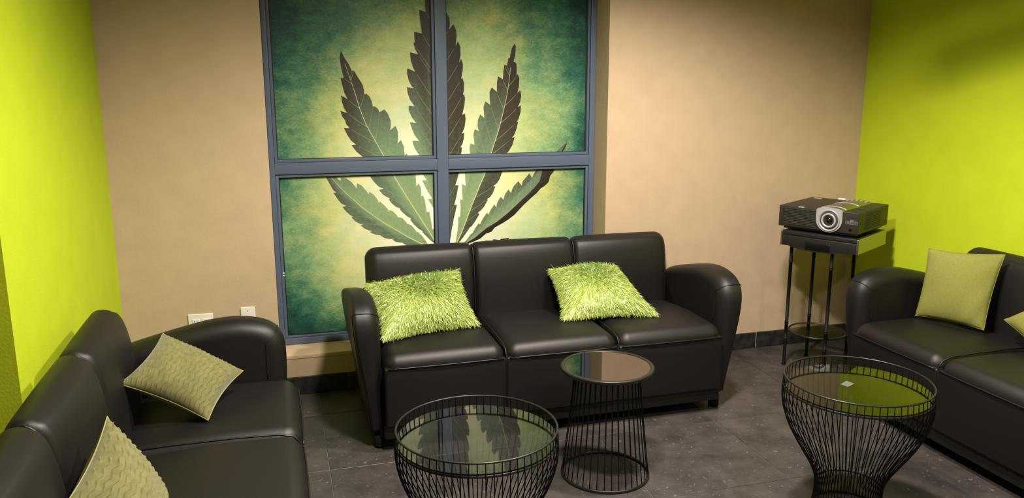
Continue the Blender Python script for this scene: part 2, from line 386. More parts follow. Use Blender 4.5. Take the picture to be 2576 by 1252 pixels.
# baseboards of dark tile strips
BH = .097
def baseboard(name, axis, a0, a1, face, sgn, joints, label):
    root = None
    ed = [a0] + list(joints) + [a1]
    for k in range(len(ed) - 1):
        p, q = ed[k] + (.0015 if k else 0), ed[k + 1] - (.0015 if k < len(ed) - 2 else 0)
        mb = MB()
        if axis == 'x': rbox(mb, p, q, min(face, face + sgn * .011), max(face, face + sgn * .011), .001, BH, .003, 2)
        else: rbox(mb, min(face, face + sgn * .011), max(face, face + sgn * .011), p, q, .001, BH, .003, 2)
        if root is None: root = struct(mb.build(name, M['base']), label)
        else: mb.build('baseboard_strip', M['base'], root)
    return root
bb = baseboard('baseboard_back', 'x', LEFT + .012, RIGHT - .012, BACK, -1, (.30, .91, 1.52, 2.13, 2.735), 'black tile baseboard along the tan back wall')
mb = MB(); box(mb, 2.733, 2.737, BACK - .0105, BACK - .002, .004, BH - .002); mb.build('grout_joint', mat('pale_grout', (.30, .28, .24), .8), bb)
baseboard('baseboard_left', 'y', RET, BACK - .001, LEFT, 1, (3.2,), 'black tile baseboard along the left green wall')
baseboard('baseboard_right', 'y', NEAR, BACK - .001, RIGHT, -1, (-.4, .5, 1.4, 2.3, 3.2), 'black tile baseboard along the right green wall')

# ------------------------------------------------------------------ window with printed film
WC = ((WX0 + WX1) / 2, FILM, WZ0)
win = bpy.data.objects.new('window_1', None); COL.objects.link(win); win.location = WC
struct(win, 'tall four-pane window with blue-grey frame covered by a green leaf print')
def wbox(mb, x0, x1, y0, y1, z0, z1, r=.002): rbox(mb, x0 - WC[0], x1 - WC[0], y0 - WC[1], y1 - WC[1], z0 - WC[2], z1 - WC[2], r, 2)
XL, XR, XM0, XM1 = .012, 1.690, .818, .894
def wpart(name, x0, x1, y0, y1, z0, z1, m=M['frame'], r=.002):
    mb = MB(); wbox(mb, x0, x1, y0, y1, z0, z1, r); return mb.build(name, m, win)
wpart('jamb', WX0 + .001, -.004, FR, FR + .09, WZ0 + .001, WZ1 - .001)
wpart('jamb', 1.704, WX1 - .001, FR, FR + .09, WZ0 + .001, WZ1 - .001)
wpart('bottom_rail', -.004, 1.704, FR, FR + .09, WZ0 + .001, WZ0 + .036)
wpart('top_rail', -.004, 1.704, FR, FR + .09, WZ1 - .05, WZ1 - .001)
wpart('mullion', .834, .894, FR, FR + .09, WZ0 + .036, WZ1 - .05)
wpart('transom', -.004, .834, FR, FR + .09, 1.121, 1.179)
wpart('transom', .894, 1.704, FR, FR + .09, 1.121, 1.179)
for (x0, x1, a, b) in ((-.004, .834, XL, XM0), (.894, 1.704, .897, XR)):
    for (z0, z1, c, d) in ((WZ0 + .036, 1.121, .258, 1.104), (1.179, WZ1 - .05, 1.196, WZ1 - .07)):
        # glazing stops, stepped back from the frame face
        s = FR + .009
        wpart('glazing_stop', x0 + .001, a, s, FR + .06, z0 + .001, z1 - .001)
        wpart('glazing_stop', b, x1 - .001, s, FR + .06, z0 + .001, z1 - .001)
        wpart('glazing_stop', a, b, s, FR + .06, z0 + .001, c)
        wpart('glazing_stop', a, b, s, FR + .06, d, z1 - .001)
        # black gasket shadow gap round the pane
        mb = MB(); g = .005
        for q in ((a, a + g, c, d), (b - g, b, c, d), (a + g, b - g, c, c + g * .6), (a + g, b - g, d - g, d)):
            box(mb, q[0] - WC[0], q[1] - WC[0], -.004, .004, q[2] - WC[2], q[3] - WC[2])
        mb.build('gasket', M['gasket'], win)
# film print material (object space: origin at the sill, middle of the window)
m = mat('printed_film', (.5, .5, .4), .38, spec=.35)
tc = nd(m, 'ShaderNodeTexCoord'); sp = nd(m, 'ShaderNodeSeparateXYZ'); lk(m, tc.outputs['Object'], sp.inputs[0])
def math_n(op, a, b=None, c=None):
    n = nd(m, 'ShaderNodeMath', operation=op)
    for k, v in enumerate((a, b, c)):
        if v is None: continue
        if isinstance(v, (int, float)): n.inputs[k].default_value = v
        else: lk(m, v, n.inputs[k])
    return n.outputs[0]
def noise_n(scale, detail, rough=.6, stretch=None, dist=0.):
    n = nd(m, 'ShaderNodeTexNoise', Scale=scale, Detail=detail, Roughness=rough, Distortion=dist)
    src = tc.outputs['Object']
    if stretch:
        mp = nd(m, 'ShaderNodeMapping'); mp.inputs['Scale'].default_value = stretch; lk(m, src, mp.inputs[0]); src = mp.outputs[0]
    lk(m, src, n.inputs['Vector']); return n.outputs['Fac']
px = math_n('DIVIDE', math_n('SUBTRACT', sp.outputs[0], .83 - WC[0]), .97)
dz = math_n('SUBTRACT', sp.outputs[2], .78 - WC[2])
up = math_n('DIVIDE', math_n('MAXIMUM', dz, 0.), 1.58)
dn = math_n('DIVIDE', math_n('MINIMUM', dz, 0.), .62)
pz = math_n('ADD', up, dn)
d4 = math_n('POWER', math_n('ADD', math_n('POWER', math_n('ABSOLUTE', px), 2.4), math_n('POWER', math_n('ABSOLUTE', pz), 2.4)), 1 / 2.4)
big = math_n('MULTIPLY', math_n('SUBTRACT', noise_n(2.6, 3, .55), .5), .62)
med = math_n('MULTIPLY', math_n('SUBTRACT', noise_n(14, 6, .72, (1, 1, 1.6)), .5), .46)
fin = math_n('MULTIPLY', math_n('SUBTRACT', noise_n(75, 5, .75, (1, 1, 2.2)), .5), .42)
edge = math_n('ADD', math_n('MULTIPLY', d4, .9), .1)
dd = math_n('ADD', d4, math_n('MULTIPLY', math_n('ADD', math_n('ADD', big, med), fin), edge))
rp = nd(m, 'ShaderNodeValToRGB'); cr = rp.color_ramp
STOPS = [(0, (244, 238, 220)), (.24, (238, 232, 206)), (.44, (216, 215, 164)), (.62, (186, 192, 126)), (.76, (130, 154, 106)),
         (.88, (66, 116, 90)), (1.0, (30, 78, 68)), (1.2, (10, 30, 25))]
while len(cr.elements) < len(STOPS): cr.elements.new(.5)
for el, (p, c) in zip(cr.elements, STOPS): el.position = p / 1.25; el.color = (*srgb(*c), 1)
lk(m, math_n('DIVIDE', dd, 1.25), rp.inputs[0]); 
# hue drift between yellow-green and teal
mx = nd(m, 'ShaderNodeMixRGB', blend_type='MULTIPLY')
r3 = nd(m, 'ShaderNodeValToRGB'); e = r3.color_ramp.elements
e[0].position = .38; e[0].color = (.62, .90, 1.0, 1); e[1].position = .62; e[1].color = (1.0, 1.0, .86, 1)
lk(m, noise_n(3.3, 3, .6, None, .4), r3.inputs[0]); lk(m, rp.outputs[0], mx.inputs['Color1']); lk(m, r3.outputs[0], mx.inputs['Color2'])
lk(m, math_n('MINIMUM', math_n('MULTIPLY', d4, 1.1), 1.), mx.inputs['Fac'])
# dark speckle
sk = nd(m, 'ShaderNodeValToRGB'); e = sk.color_ramp.elements
e[0].position = .60; e[0].color = (0, 0, 0, 1); e[1].position = .80; e[1].color = (1, 1, 1, 1)
lk(m, noise_n(48, 5, .75), sk.inputs[0])
mx2 = nd(m, 'ShaderNodeMixRGB', blend_type='MULTIPLY'); mx2.inputs['Color2'].default_value = (.25, .36, .28, 1)
lk(m, mx.outputs[0], mx2.inputs['Color1']); lk(m, math_n('MULTIPLY', sk.outputs[0], math_n('MINIMUM', d4, .8)), mx2.inputs['Fac'])
lk(m, mx2.outputs[0], bsdf(m).inputs['Base Color'])
M['film'] = m
for (a, b) in ((XL, XM0), (.897, XR)):
    for (c, d) in ((.258, 1.104), (1.196, WZ1 - .07)):
        mb = MB(); box(mb, a - .008 - WC[0], b + .008 - WC[0], 0, .008, c - .008 - WC[2], d + .008 - WC[2])
        mb.build('pane', M['film'], win)
# leaf print: flat printed leaflets on the film
m = mat('printed_leaf', (.1, .1, .1), .4, spec=.35)
at = nd(m, 'ShaderNodeAttribute', attribute_name='tone')
rp = nd(m, 'ShaderNodeValToRGB'); cr = rp.color_ramp
LS = [(0, (38, 32, 26)), (.25, (60, 55, 46)), (.5, (84, 98, 78)), (.75, (112, 138, 106)), (1, (140, 164, 116))]
while len(cr.elements) < len(LS): cr.elements.new(.5)
for el, (p, c) in zip(cr.elements, LS): el.position = p; el.color = (*srgb(*c), 1)
tc = nd(m, 'ShaderNodeTexCoord'); n = nd(m, 'ShaderNodeTexNoise', Scale=60., Detail=5., Roughness=.7); lk(m, tc.outputs['Object'], n.inputs['Vector'])
q = math_n('ADD', at.outputs['Fac'], math_n('MULTIPLY', math_n('SUBTRACT', n.outputs['Fac'], .5), .38))
lk(m, q, rp.inputs[0]); lk(m, rp.outputs[0], bsdf(m).inputs['Base Color']); M['leaf'] = m
M['vein'] = mat('printed_vein', srgb(196, 196, 140), .4, spec=.35)
M['vein2'] = mat('printed_side_vein', srgb(140, 152, 112), .4, spec=.35)
BASE = Vector((.835, .70))
def tone(p, mid, half, name):
    d = (Vector(p) - BASE).length
    t = .10 + .90 * min(1, max(0, 1 - (d - .42) / .62)) ** .8
    if name.startswith('lower'): t = max(t, .62)
    if half == 'dark': t = t * .46 if mid else t * .38
    elif half == 'deep': t = .02 if not mid else .12
    elif half == 'shade': t = t * (.92 if mid else .60)
    else: t = t * (1. if mid else .93)
    return t
HALF = {'centre': ('lite', 'dark'), 'upper_left': ('shade', 'lite'), 'upper_right': ('lite', 'dark'), 'lower_right': ('shade', 'deep'), 'lower_left': ('shade', 'lite'), 'low_right': ('deep', 'deep')}
def leaf_half(name, side, midl, half, y):
    pts = [tuple(p) for p in side] + [tuple(p) for p in midl[::-1]]
    out = []; tn = []
    ns = len(side)
    for i, p in enumerate(pts):
        if out and (Vector(p) - Vector(out[-1])).length < 1e-4: continue
        out.append(p); tn.append(tone(p, i >= ns, half, name))
    if (Vector(out[0]) - Vector(out[-1])).length < 1e-4: out.pop(); tn.pop()
    b = bmesh.new(); lay = b.verts.layers.float.new('tone')
    vs = []
    for p, t in zip(out, tn):
        v = b.verts.new((p[0] - WC[0], y, p[1] - WC[2])); v[lay] = t; vs.append(v)
    f = b.faces.new(vs); f.normal_update()
    bmesh.ops.triangulate(b, faces=[f], ngon_method='EAR_CLIP')
    bmesh.ops.recalc_face_normals(b, faces=b.faces)
    if sum(f.normal.y for f in b.faces) > 0: bmesh.ops.reverse_faces(b, faces=b.faces)
    me = bpy.data.meshes.new('printed_leaflet'); b.to_mesh(me); b.free()
    return me
def ribbon(mb, pts, w0, w1, y):
    P = [Vector((p[0] - WC[0], p[1] - WC[2])) for p in pts]; n = len(P); vs = []
    for i, p in enumerate(P):
        t = (P[min(i + 1, n - 1)] - P[max(i - 1, 0)]).normalized(); nn = Vector((-t.y, t.x)); w = w0 + (w1 - w0) * i / (n - 1)
        vs += [(p.x + nn.x * w, y, p.y + nn.y * w), (p.x - nn.x * w, y, p.y - nn.y * w)]
    mb.add(vs, [(2 * i, 2 * i + 1, 2 * i + 3, 2 * i + 2) for i in range(n - 1)], False)
LEAF['low_right'] = {s: [(x, z - .010) for (x, z) in q] for s, q in LEAF['low_right'].items()}
for k, (name, L) in enumerate(LEAF.items()):
    y = -.0005 - .00025 * k
    leaf = None
    for side, half in zip('lr', HALF[name]):
        me = leaf_half(name, L[side], L['m'], half, y)
        if leaf is None: leaf = link('printed_leaflet', me, M['leaf'], win)
        else: link('printed_leaflet_half', me, M['leaf'], leaf)
    mid = L['m']
    mb = MB(); ribbon(mb, resample(mid[1:], 24), .0008, .0028, y - .0002)
    if name not in ('low_right', 'lower_right'): mb.build('printed_midrib', M['vein'], leaf, fix=False)
    # side veins: from each notch between teeth down to the midrib
    mb = MB()
    MP = resample(mid, 200)
    for side in 'lr':
        S = [Vector(p) for p in L[side]]
        if name == 'low_right' or (name, side) == ('lower_right', 'r'): continue
        for i in range(2, len(S) - 2):
            a = (S[i] - S[i - 1]); b2 = (S[i + 1] - S[i])
            if a.length < 1e-5 or b2.length < 1e-5: continue
            if a.normalized().dot(b2.normalized()) < .15 and (S[i] - BASE).length < (S[i - 1] - BASE).length:   # notch
                p = S[i]
                dist = np.hypot(MP[:, 0] - p.x, MP[:, 1] - p.y); j = int(dist.argmin())
                step = np.hypot(*(MP[1] - MP[0])) + 1e-6
                j2 = min(199, j + int(dist[j] * 1.5 / step))
                q = Vector(MP[j2])
                c = (p + q) / 2 + (p - Vector(MP[j])).normalized() * .006
                pts = [(p * (1 - t) ** 2 + c * 2 * t * (1 - t) + q * t * t) for t in np.linspace(.08, 1, 8)]
                ribbon(mb, pts, .0005, .0011, y - .00012)
    if mb.v: mb.build('printed_side_veins', M['vein2'], leaf, fix=False)
# little white raised dots on the left jamb
for z in (.590, .604):
    mb = MB(); lathe(mb, [(0, -.003), (.004, -.002), (.0055, 0)], 12)
    mb.build('white_dot', M['white'], win, (.0085 - WC[0], FR + .007 - WC[1], z - WC[2]), (R(90), 0, 0))
# painted sill, sloping very slightly to the room
mb = MB(); rbox(mb, WX0 + .001, WX1 - .001, BACK - .003, FR - .001, WZ0 - .018, WZ0 + .002, .003, 2)
struct(mb.build('trim_1', M['sill']), 'pale beige painted window sill below the leaf-print window')

# ------------------------------------------------------------------ wall plates
def wall_plate(x0, x1, ztop, label, kind):
    h = .116; cx = (x0 + x1) / 2; w = x1 - x0
    t = thing('wall_plate', label, 'wall plate', (cx, BACK, ztop - h), 0)
    mb = MB(); rbox(mb, -w / 2, w / 2, -.007, .0, 0, h, .0055, 3); mb.build('plate', M['white'], t)
    cs = {'double': (-.023, .023), 'single': (0,), 'blank': ()}[kind]
    for c in cs:
        for zc in (.058 + .0195, .058 - .0195):
            mb = MB(); rbox(mb, c - .017, c + .017, -.0095, -.006, zc - .0145, zc + .0145, .0017, 2)
            s = mb.build('socket', M['white'], t)
            mb = MB()
            box(mb, c - .0075, c - .0052, -.0098, -.009, zc - .003, zc + .006); box(mb, c + .0052, c + .0072, -.0098, -.009, zc - .002, zc + .006)
            box(mb, c - .0022, c + .0022, -.0098, -.009, zc - .010, zc - .006)
            mb.build('socket_slots', M['slot'], s)
    for zc in ((.058,) if kind != 'blank' else (.018, .098)):
        for c in (cs or (0,)):
            mb = MB(); lathe(mb, [(.0032, 0), (.0028, .0012), (0, .0016)], 10)
            mb.build('screw', mat('plate_screw', (.55, .52, .47), .4), t, (c, -.007, zc), (R(90), 0, 0))
    return t
wall_plate(-.454, -.338, .471, 'double white power outlet plate on the tan wall above the left sofa arm', 'double')
wall_plate(-.208, -.139, .488, 'single white blank wall plate between the double outlet and the window', 'blank')
wall_plate(2.452, 2.522, .492, 'white wall plate peeking out behind the middle sofa right arm', 'single')

# ------------------------------------------------------------------ sofas
def loft(mb, prof, stations, xf=None):
    """prof: closed (y,z) loop, stations: list of (x, inset). Inset shrinks the loop along its inward normal."""
    P = np.array(prof); n = len(P)
    t = np.roll(P, -1, 0) - np.roll(P, 1, 0); nn = np.stack([t[:, 1], -t[:, 0]], 1); nn /= np.linalg.norm(nn, axis=1)[:, None] + 1e-9
    area = .5 * np.sum(P[:, 0] * np.roll(P[:, 1], -1) - np.roll(P[:, 0], -1) * P[:, 1])
    inward = -nn if area > 0 else nn
    vs = []; fs = []
    for (x, ins) in stations:
        Q = P + inward * ins
        for (y, z) in Q: vs.append(xf(x, y, z) if xf else (x, y, z))
    for i in range(len(stations) - 1):
        for k in range(n):
            l = (k + 1) % n
            fs.append((i * n + k, i * n + l, (i + 1) * n + l, (i + 1) * n + k))
    fs.append(tuple(range(n))[::-1]); fs.append(tuple((len(stations) - 1) * n + k for k in range(n)))
    return mb.add(vs, fs, True)

HI = .81; SWD = .54
BACKP = smooth_poly([(.552, .36), (.556, .45), (.562, .55), (.570, .63), (.582, .70), (.600, .755), (.632, .782), (.676, .782), (.698, .755), (.702, .68), (.700, .55), (.698, .30), (.60, .28)], 2)
ARMP = smooth_poly([(y_ + .018 * max(0, 1 - y_ / .3), z_) for (y_, z_) in [(.035, .05), (.018, .18), (.008, .35), (.000, .50), (.004, .575), (.026, .622), (.065, .652), (.12, .670), (.20, .680), (.30, .674), (.42, .648), (.54, .618), (.64, .59), (.69, .565), (.70, .50), (.70, .30), (.70, .05), (.35, .05)]], 2)
def round_st(x0, x1, r, k=5, mid=6):
    st = []
    for i in range(k + 1):
        a = PI / 2 * i / k; st.append((x0 + r * (1 - math.cos(a)), r * (1 - math.sin(a))))
    for i in range(1, mid): st.append((x0 + r + (x1 - x0 - 2 * r) * i / mid, 0))
    st += [(x1 - (a - x0), b) for (a, b) in st[k::-1]]
    return st

def sofa_meshes():
    S = {}
    def add(name, mb, m, x=0): S.setdefault('list', []).append((name, mb.mesh(name), m, x))
    mb = MB(); box(mb, -HI - .02, HI + .02, .05, .68, .055, .37); add('frame', mb, M['foot'])
    # seats and front panels
    for k in range(3):
        cx = (k - 1) * SWD
        def crown(x, y, z):
            u = x / (SWD / 2); v = (y - .28) / .30
            c = max(0, 1 - u * u) ** .6 * max(0, 1 - abs(v) ** 3) if z > .40 else 0
            return (x, y - (.006 * max(0, 1 - u * u) if y < .1 else 0), z + .014 * c - (.020 * max(0, v) if z > .4 else 0))
        mb = MB(); rbox(mb, -SWD / 2 + .001, SWD / 2 - .001, -.014, .60, .325, .443, .056, 7, (8, 8, 1), crown); add('seat_cushion', mb, M['leather'], cx)
        mb = MB()
        def belly(x, y, z):
            u = x / (SWD / 2); w = (z - .25) / .14
            return (x, y - (.006 * max(0, 1 - u * u) * max(0, 1 - w * w) if y < .03 else 0), z)
        rbox(mb, -SWD / 2 + .001, SWD / 2 - .001, -.016, .06, .125, .390, .010, 3, (6, 1, 5), belly); add('front_panel', mb, M['leather'], cx)
        mb = MB(); tube(mb, [(x, -.0185 - .004 * (1 - (x / .27) ** 2), .389) for x in np.linspace(-.258, .258, 13)], .0032, 6); add('piping', mb, M['welt'], cx)
        def bulge(x, y, z):
            u = x / (SWD / 2)
            return (x, y - (.020 * max(0, 1 - u * u) ** .7 if y < .62 else 0), z + .004 * max(0, 1 - u * u) * (1 if z > .7 else 0))
        mb = MB(); 
        st = round_st(-SWD / 2 + .001, SWD / 2 - .001, .030, 6, 10)
        big = round_st(-SWD / 2 + .001, SWD / 2 - .001, .055, 7, 10)
        if k == 0: st = [q for q in big if q[0] < 0] + [q for q in st if q[0] >= 0]
        if k == 2: st = [q for q in st if q[0] <= 0] + [q for q in big if q[0] > 0]
        loft(mb, BACKP, st, bulge); add('back_cushion', mb, M['leather'], cx)
    for k in (-1, 1):
        mb = MB(); P = [(y - .002, z) for (y, z) in BACKP if z > .42 and y < .64]
        P.sort(key=lambda p: p[1] if p[0] < .637 else 2 - p[1])
        tube(mb, [(0, y + .012, z - .006) for (y, z) in P], .0042, 6); add('back_welt', mb, M['welt'], k * SWD / 2)
        mb = MB(); tube(mb, [(0, .555, .436), (0, .40, .443), (0, .2, .443), (0, .06, .438), (0, .01, .425), (0, -.008, .40), (0, -.010, .36), (0, -.008, .13)], .0035, 6); add('seat_welt', mb, M['welt'], k * SWD / 2)
    mb = MB(); rbox(mb, -HI - .005, HI + .005, .004, .06, .06, .122, .008, 2); add('lower_rail', mb, M['leather'])
    mb = MB(); rbox(mb, -HI - .01, HI + .01, .655, .698, .06, .58, .012, 2); add('back_panel', mb, M['leather'])
    for s in (-1, 1):
        def lean(x, y, z):
            f = min(1., max(0., z / .62)); f = f * f * (3 - 2 * f)
            xo = .862 + .068 * f; xi = HI - .006 + .012 * f
            return (s * (xi + (xo - xi) * x), y, z)
        # inner edge well rounded, outer edge crisp and higher
        st = [(.56 * (1 - math.cos(q)), .062 * (1 - math.sin(q))) for q in np.linspace(0, PI / 2, 9)] + [(.70, 0), (.84, 0)]
        st += [(1 - .14 * (1 - math.sin(q)), .016 * (1 - math.cos(q))) for q in np.linspace(.25, PI / 2, 5)]
        mb = MB(); loft(mb, ARMP, st, lean); add('arm', mb, M['leather'])
        # seam over the front of the arm
        A = np.array(ARMP)
        i0 = int(np.argmin((A[:, 0] - .035) ** 2 + (A[:, 1] - .632) ** 2))
        t = np.roll(A, -1, 0) - np.roll(A, 1, 0); nn = np.stack([t[:, 1], -t[:, 0]], 1); nn /= np.linalg.norm(nn, axis=1)[:, None]
        c = A.mean(0); sg = 1 if (c - A[i0]) @ nn[i0] > 0 else -1
        e0 = A[i0] + nn[i0] * sg * (st[0][1] - .001); e1 = A[i0] + nn[i0] * sg * (st[-1][1] - .001)
        path = [lean(-.006, e0[0], z) for z in (.44, .49, .53, e0[1] - .012)]
        for (x, ins) in st:
            p = A[i0] + nn[i0] * sg * (ins - .001); path.append(lean(x, p[0], p[1]))
        path += [lean(1.006, e1[0], z) for z in (e1[1] - .02, .5, .4, .25, .08)]
        mb = MB(); tube(mb, smooth_poly(path, 1, False), .0026, 6); add('arm_seam', mb, M['welt'])
        for y in (.08, .62):
            mb = MB(); lathe(mb, [(.024, 0), (.026, .01), (.026, .058)], 14, (s * .83, y, 0)); add('foot', mb, M['foot'])
    return S['list']
SOFA = sofa_meshes()
def sofa(loc, rz, label):
    t = thing('sofa', label, 'sofa', loc, rz, 'black three-seat sofas')
    for (n, me, m, x) in SOFA: link(n, me, m, t, (x, 0, 0))
    return t
sofa((1.205, 3.31, 0), 0, 'black leather three-seat sofa in front of the leaf-print window')
sofa((.018, 2.375, 0), R(90), 'black leather sofa on the left below the bright green wall')
sofa((2.665, 2.37, 0), R(-90), 'black leather sofa on the right beside the projector stand')

# ------------------------------------------------------------------ wire tables
def basket_profile(t): return t
BASK = [(.128, 0), (.121, .045), (.119, .09), (.124, .13), (.142, .175), (.172, .225), (.205, .28), (.233, .335), (.252, .39), (.260, .44), (.2585, .482), (.2555, .52)]
def smooth_curve(pts, n):
    """Catmull-Rom through 2D points"""
    P = [np.array(p, float) for p in pts]; P = [2 * P[0] - P[1]] + P + [2 * P[-1] - P[-2]]; out = []
    m = len(P) - 3
    for i in range(n):
        t = i / (n - 1) * m; k = min(int(t), m - 1); f = t - k
        a, b, c, d = P[k:k + 4]
        out.append(.5 * ((2 * b) + (c - a) * f + (2 * a - 5 * b + 4 * c - d) * f * f + (3 * b - a - 3 * c + d) * f ** 3))
    return out
wp = smooth_curve(BASK, 22)
mb = MB(); tube(mb, [(r, 0, z) for (r, z) in wp], .0019, 5); WIRE = mb.mesh('wire')
def ring_mesh(Rr, z, t, n=72, s=8, tz=None):
    mb = MB(); ring(mb, Rr, z, t, n, s, tz); return mb.mesh('ring')
RIM = ring_mesh(.2555, .52, .0036); GRING = ring_mesh(.2565, .478, .003, tz=.005); WRING = ring_mesh(.117, .10, .0025); BRING = ring_mesh(.128, .004, .004)
mb = MB(); lathe(mb, [(0, .479), (.2535, .479), (.2545, .481), (.2545, .484), (.2535, .486), (0, .486)], 72, smooth=False); TOPGLASS = mb.mesh('glass_top')
NW = 66
def basket_table(loc, rz, label):
    t = thing('basket_table', label, 'side table', loc, rz, 'black wire basket tables')
    link('rim', RIM, M['rimwire'], t); link('glass_ring', GRING, M['rimwire'], t); link('waist_ring', WRING, M['wire'], t); link('base_ring', BRING, M['wire'], t)
    link('glass_top', TOPGLASS, M['glass'], t)
    for i in range(NW): link('wire', WIRE, M['wire'], t, None, (0, 0, 2 * PI * i / NW))
    return t
basket_table((.566, 2.345, 0), 0, 'black wire basket table with smoked glass top, nearest the middle sofa left seat')
bt = basket_table((2.005, 2.352, 0), .03, 'black wire basket table with a small pale label under its glass, beside the right sofa')
mb = MB(); prism(mb, [(1.972, 2.401), (2.017, 2.426), (2.0255, 2.391), (1.980, 2.371)], .4863, .4866, 'xy')
lab = mb.mesh('label_sticker')
lab.transform(Matrix.Rotation(-.03, 4, 'Z') @ Matrix.Translation((-2.005, -2.352, 0)))
link('label_sticker', lab, M['paper'], bt)

t = thing('mirror_table', 'low black wire drum table with a round mirrored top before the middle sofa', 'side table', (1.238, 2.878, 0))
TZ = .468
mb = MB(); lathe(mb, [(.150, TZ - .016), (.184, TZ - .014), (.1885, TZ - .008), (.1885, TZ - .001), (.186, TZ + .0015), (.173, TZ + .0015), (.1715, TZ - .001), (.1715, TZ - .006), (.150, TZ - .006)], 72, closed=True)
mb.build('top_frame', M['rimwire'], t)
mb = MB(); lathe(mb, [(0, TZ - .006), (.171, TZ - .006), (.171, TZ - .0005), (0, TZ - .0005)], 72, smooth=False); mb.build('mirror_top', M['mirror'], t)
mb = MB(); tube(mb, [(.178, 0, .006), (.165, 0, .12), (.150, 0, .25), (.1385, 0, .36), (.133, 0, TZ - .012)], .0021, 5); mw = mb.mesh('wire')
for i in range(38): link('wire', mw, M['wire'], t, None, (0, 0, 2 * PI * i / 38))
link('base_ring', ring_mesh(.178, .007, .005, tz=.007), M['rimwire'], t); link('upper_ring', ring_mesh(.133, TZ - .016, .004), M['wire'], t)

# ------------------------------------------------------------------ projector stand, drawer, projector
t = thing('stand', 'slim black metal stand with round glass shelf in the right corner', 'stand', (2.879, 3.739, 0))
legs = [(2.727, 3.808), (2.941, 3.897), (2.817, 3.581), (3.031, 3.670)]
LT = .703
for (x, y) in legs:
    x -= 2.879; y -= 3.739
    mb = MB(); prof = [(.012, 0), (.012, .006), (.009, .012), (.0095, .14)]
    for z in (.145, .155, .245, .255, .60, .61): prof += [(.0095, z - .002), (.0125, z - .001), (.0125, z + .001), (.0095, z + .002)]
    prof += [(.0095, LT - .012), (.012, LT - .010), (.012, LT)]
    lathe(mb, prof, 12); mb.build('leg', M['wire'], t, (x, y, 0))
mb = MB(); ring(mb, .150, .205, .006, 48, 8); mb.build('shelf_ring', M['rimwire'], t)
mb = MB(); lathe(mb, [(0, .202), (.146, .202), (.146, .207), (0, .207)], 48, smooth=False); mb.build('glass_shelf', M['clear'], t)
mb = MB(); lathe(mb, [(0, LT - .004), (.150, LT - .004), (.152, LT - .002), (.150, LT), (0, LT)], 40, smooth=False); mb.build('top_plate', M['wire'], t)

RZ = R(-59.6)
M['black_plastic'] = mat('black_box_plastic', (.012, .011, .011), .42)
M['silver'] = mat('brushed_silver', (.40, .40, .38), .34, 1.0)
M['pale_silver'] = mat('pale_silver_plastic', (.43, .43, .45), .36, .3)
M['proj'] = mat('projector_black', (.020, .016, .013), .48); add_bump(M['proj'], 300, .15, .0008)
BXC = (2.925, 3.722, LT + .001)
t = thing('equipment_drawer', 'flat black box with silver sides under the projector on the stand', 'box', BXC, RZ)
W, Dp, Hh = .424, .40, .083
# body front outline with a belly at the bottom edge
fo = [(-W/2 + .012, Hh), (W/2 - .012, Hh), (W/2 - .012, .004)] + [(x, .004 - .014 * max(0, 1 - (x / .15) ** 2) * 0) for x in (.1, 0, -.1)] + [(-W/2 + .012, .004)]
mb = MB(); rbox(mb, -W/2 + .010, W/2 - .010, -Dp/2 + .006, Dp/2, .0, Hh, .004, 2); body = mb.build('body', M['black_plastic'], t)
mb = MB(); rbox(mb, -W/2 + .012, W/2 - .012, -Dp/2, -Dp/2 + .02, .001, Hh * .70, .003, 2); fr_ = mb.build('front_panel', M['black_plastic'], t)
mb = MB(); rbox(mb, -W/2 + .012, W/2 - .012, -Dp/2 + .001, -Dp/2 + .02, Hh * .73, Hh - .001, .003, 2); mb.build('upper_panel', M['black_plastic'], t)
mb = MB(); prism(mb, [(x, -.016 * max(0, 1 - (abs(x + .01) / .15) ** 2.5)) for x in np.linspace(-.16, .14, 25)] + [(.14, .004), (-.16, .004)], -Dp/2 + .001, -Dp/2 + .012); mb.build('lower_lip', M['black_plastic'], fr_)
mb = MB(); rbox(mb, -.072, .066, -Dp/2 - .003, -Dp/2 + .006, -.006, .036, .006, 3); mb.build('handle', mat('gloss_black_handle', (.005, .005, .005), .25), fr_)
for s in (-1, 1):
    mb = MB(); rbox(mb, min(s * (W/2 - .012), s * W/2), max(s * (W/2 - .012), s * W/2), -Dp/2 - .001, Dp/2, .0, Hh - .001, .0055, 4); mb.build('side_panel', M['silver'], t)

PZ = LT + Hh + .002
pr = thing('projector', 'black video projector with silver lens housing on top of the corner stand', 'projector', (2.936, 3.749, PZ), RZ)
PW, PD, PH = .432, .425, .114
z0, z1 = .020, .020 + PH
def taper(x, y, z):
    f = (z - z0) / PH
    return (x * (1 + .012 * f) + .003 * f, y * (1 - .0 * f), z)
mb = MB(); rbox(mb, -PW/2, PW/2, -PD/2, PD/2, z0, z1, .005, 3); mb.build('body', M['proj'], pr)
for (x, y) in ((-.15, -.14), (.15, -.14), (0, .15)):
    mb = MB(); lathe(mb, [(.016, 0), (.017, .006), (.015, .024)], 14, (x, y, 0)); mb.build('foot', M['black_plastic'], pr)
mb = MB(); rbox(mb, -PW/2 + .02, PW/2 - .02, -PD/2 + .025, PD/2 - .02, .006, z0 + .002, .003, 2); mb.build('base_skirt', M['black_plastic'], pr)
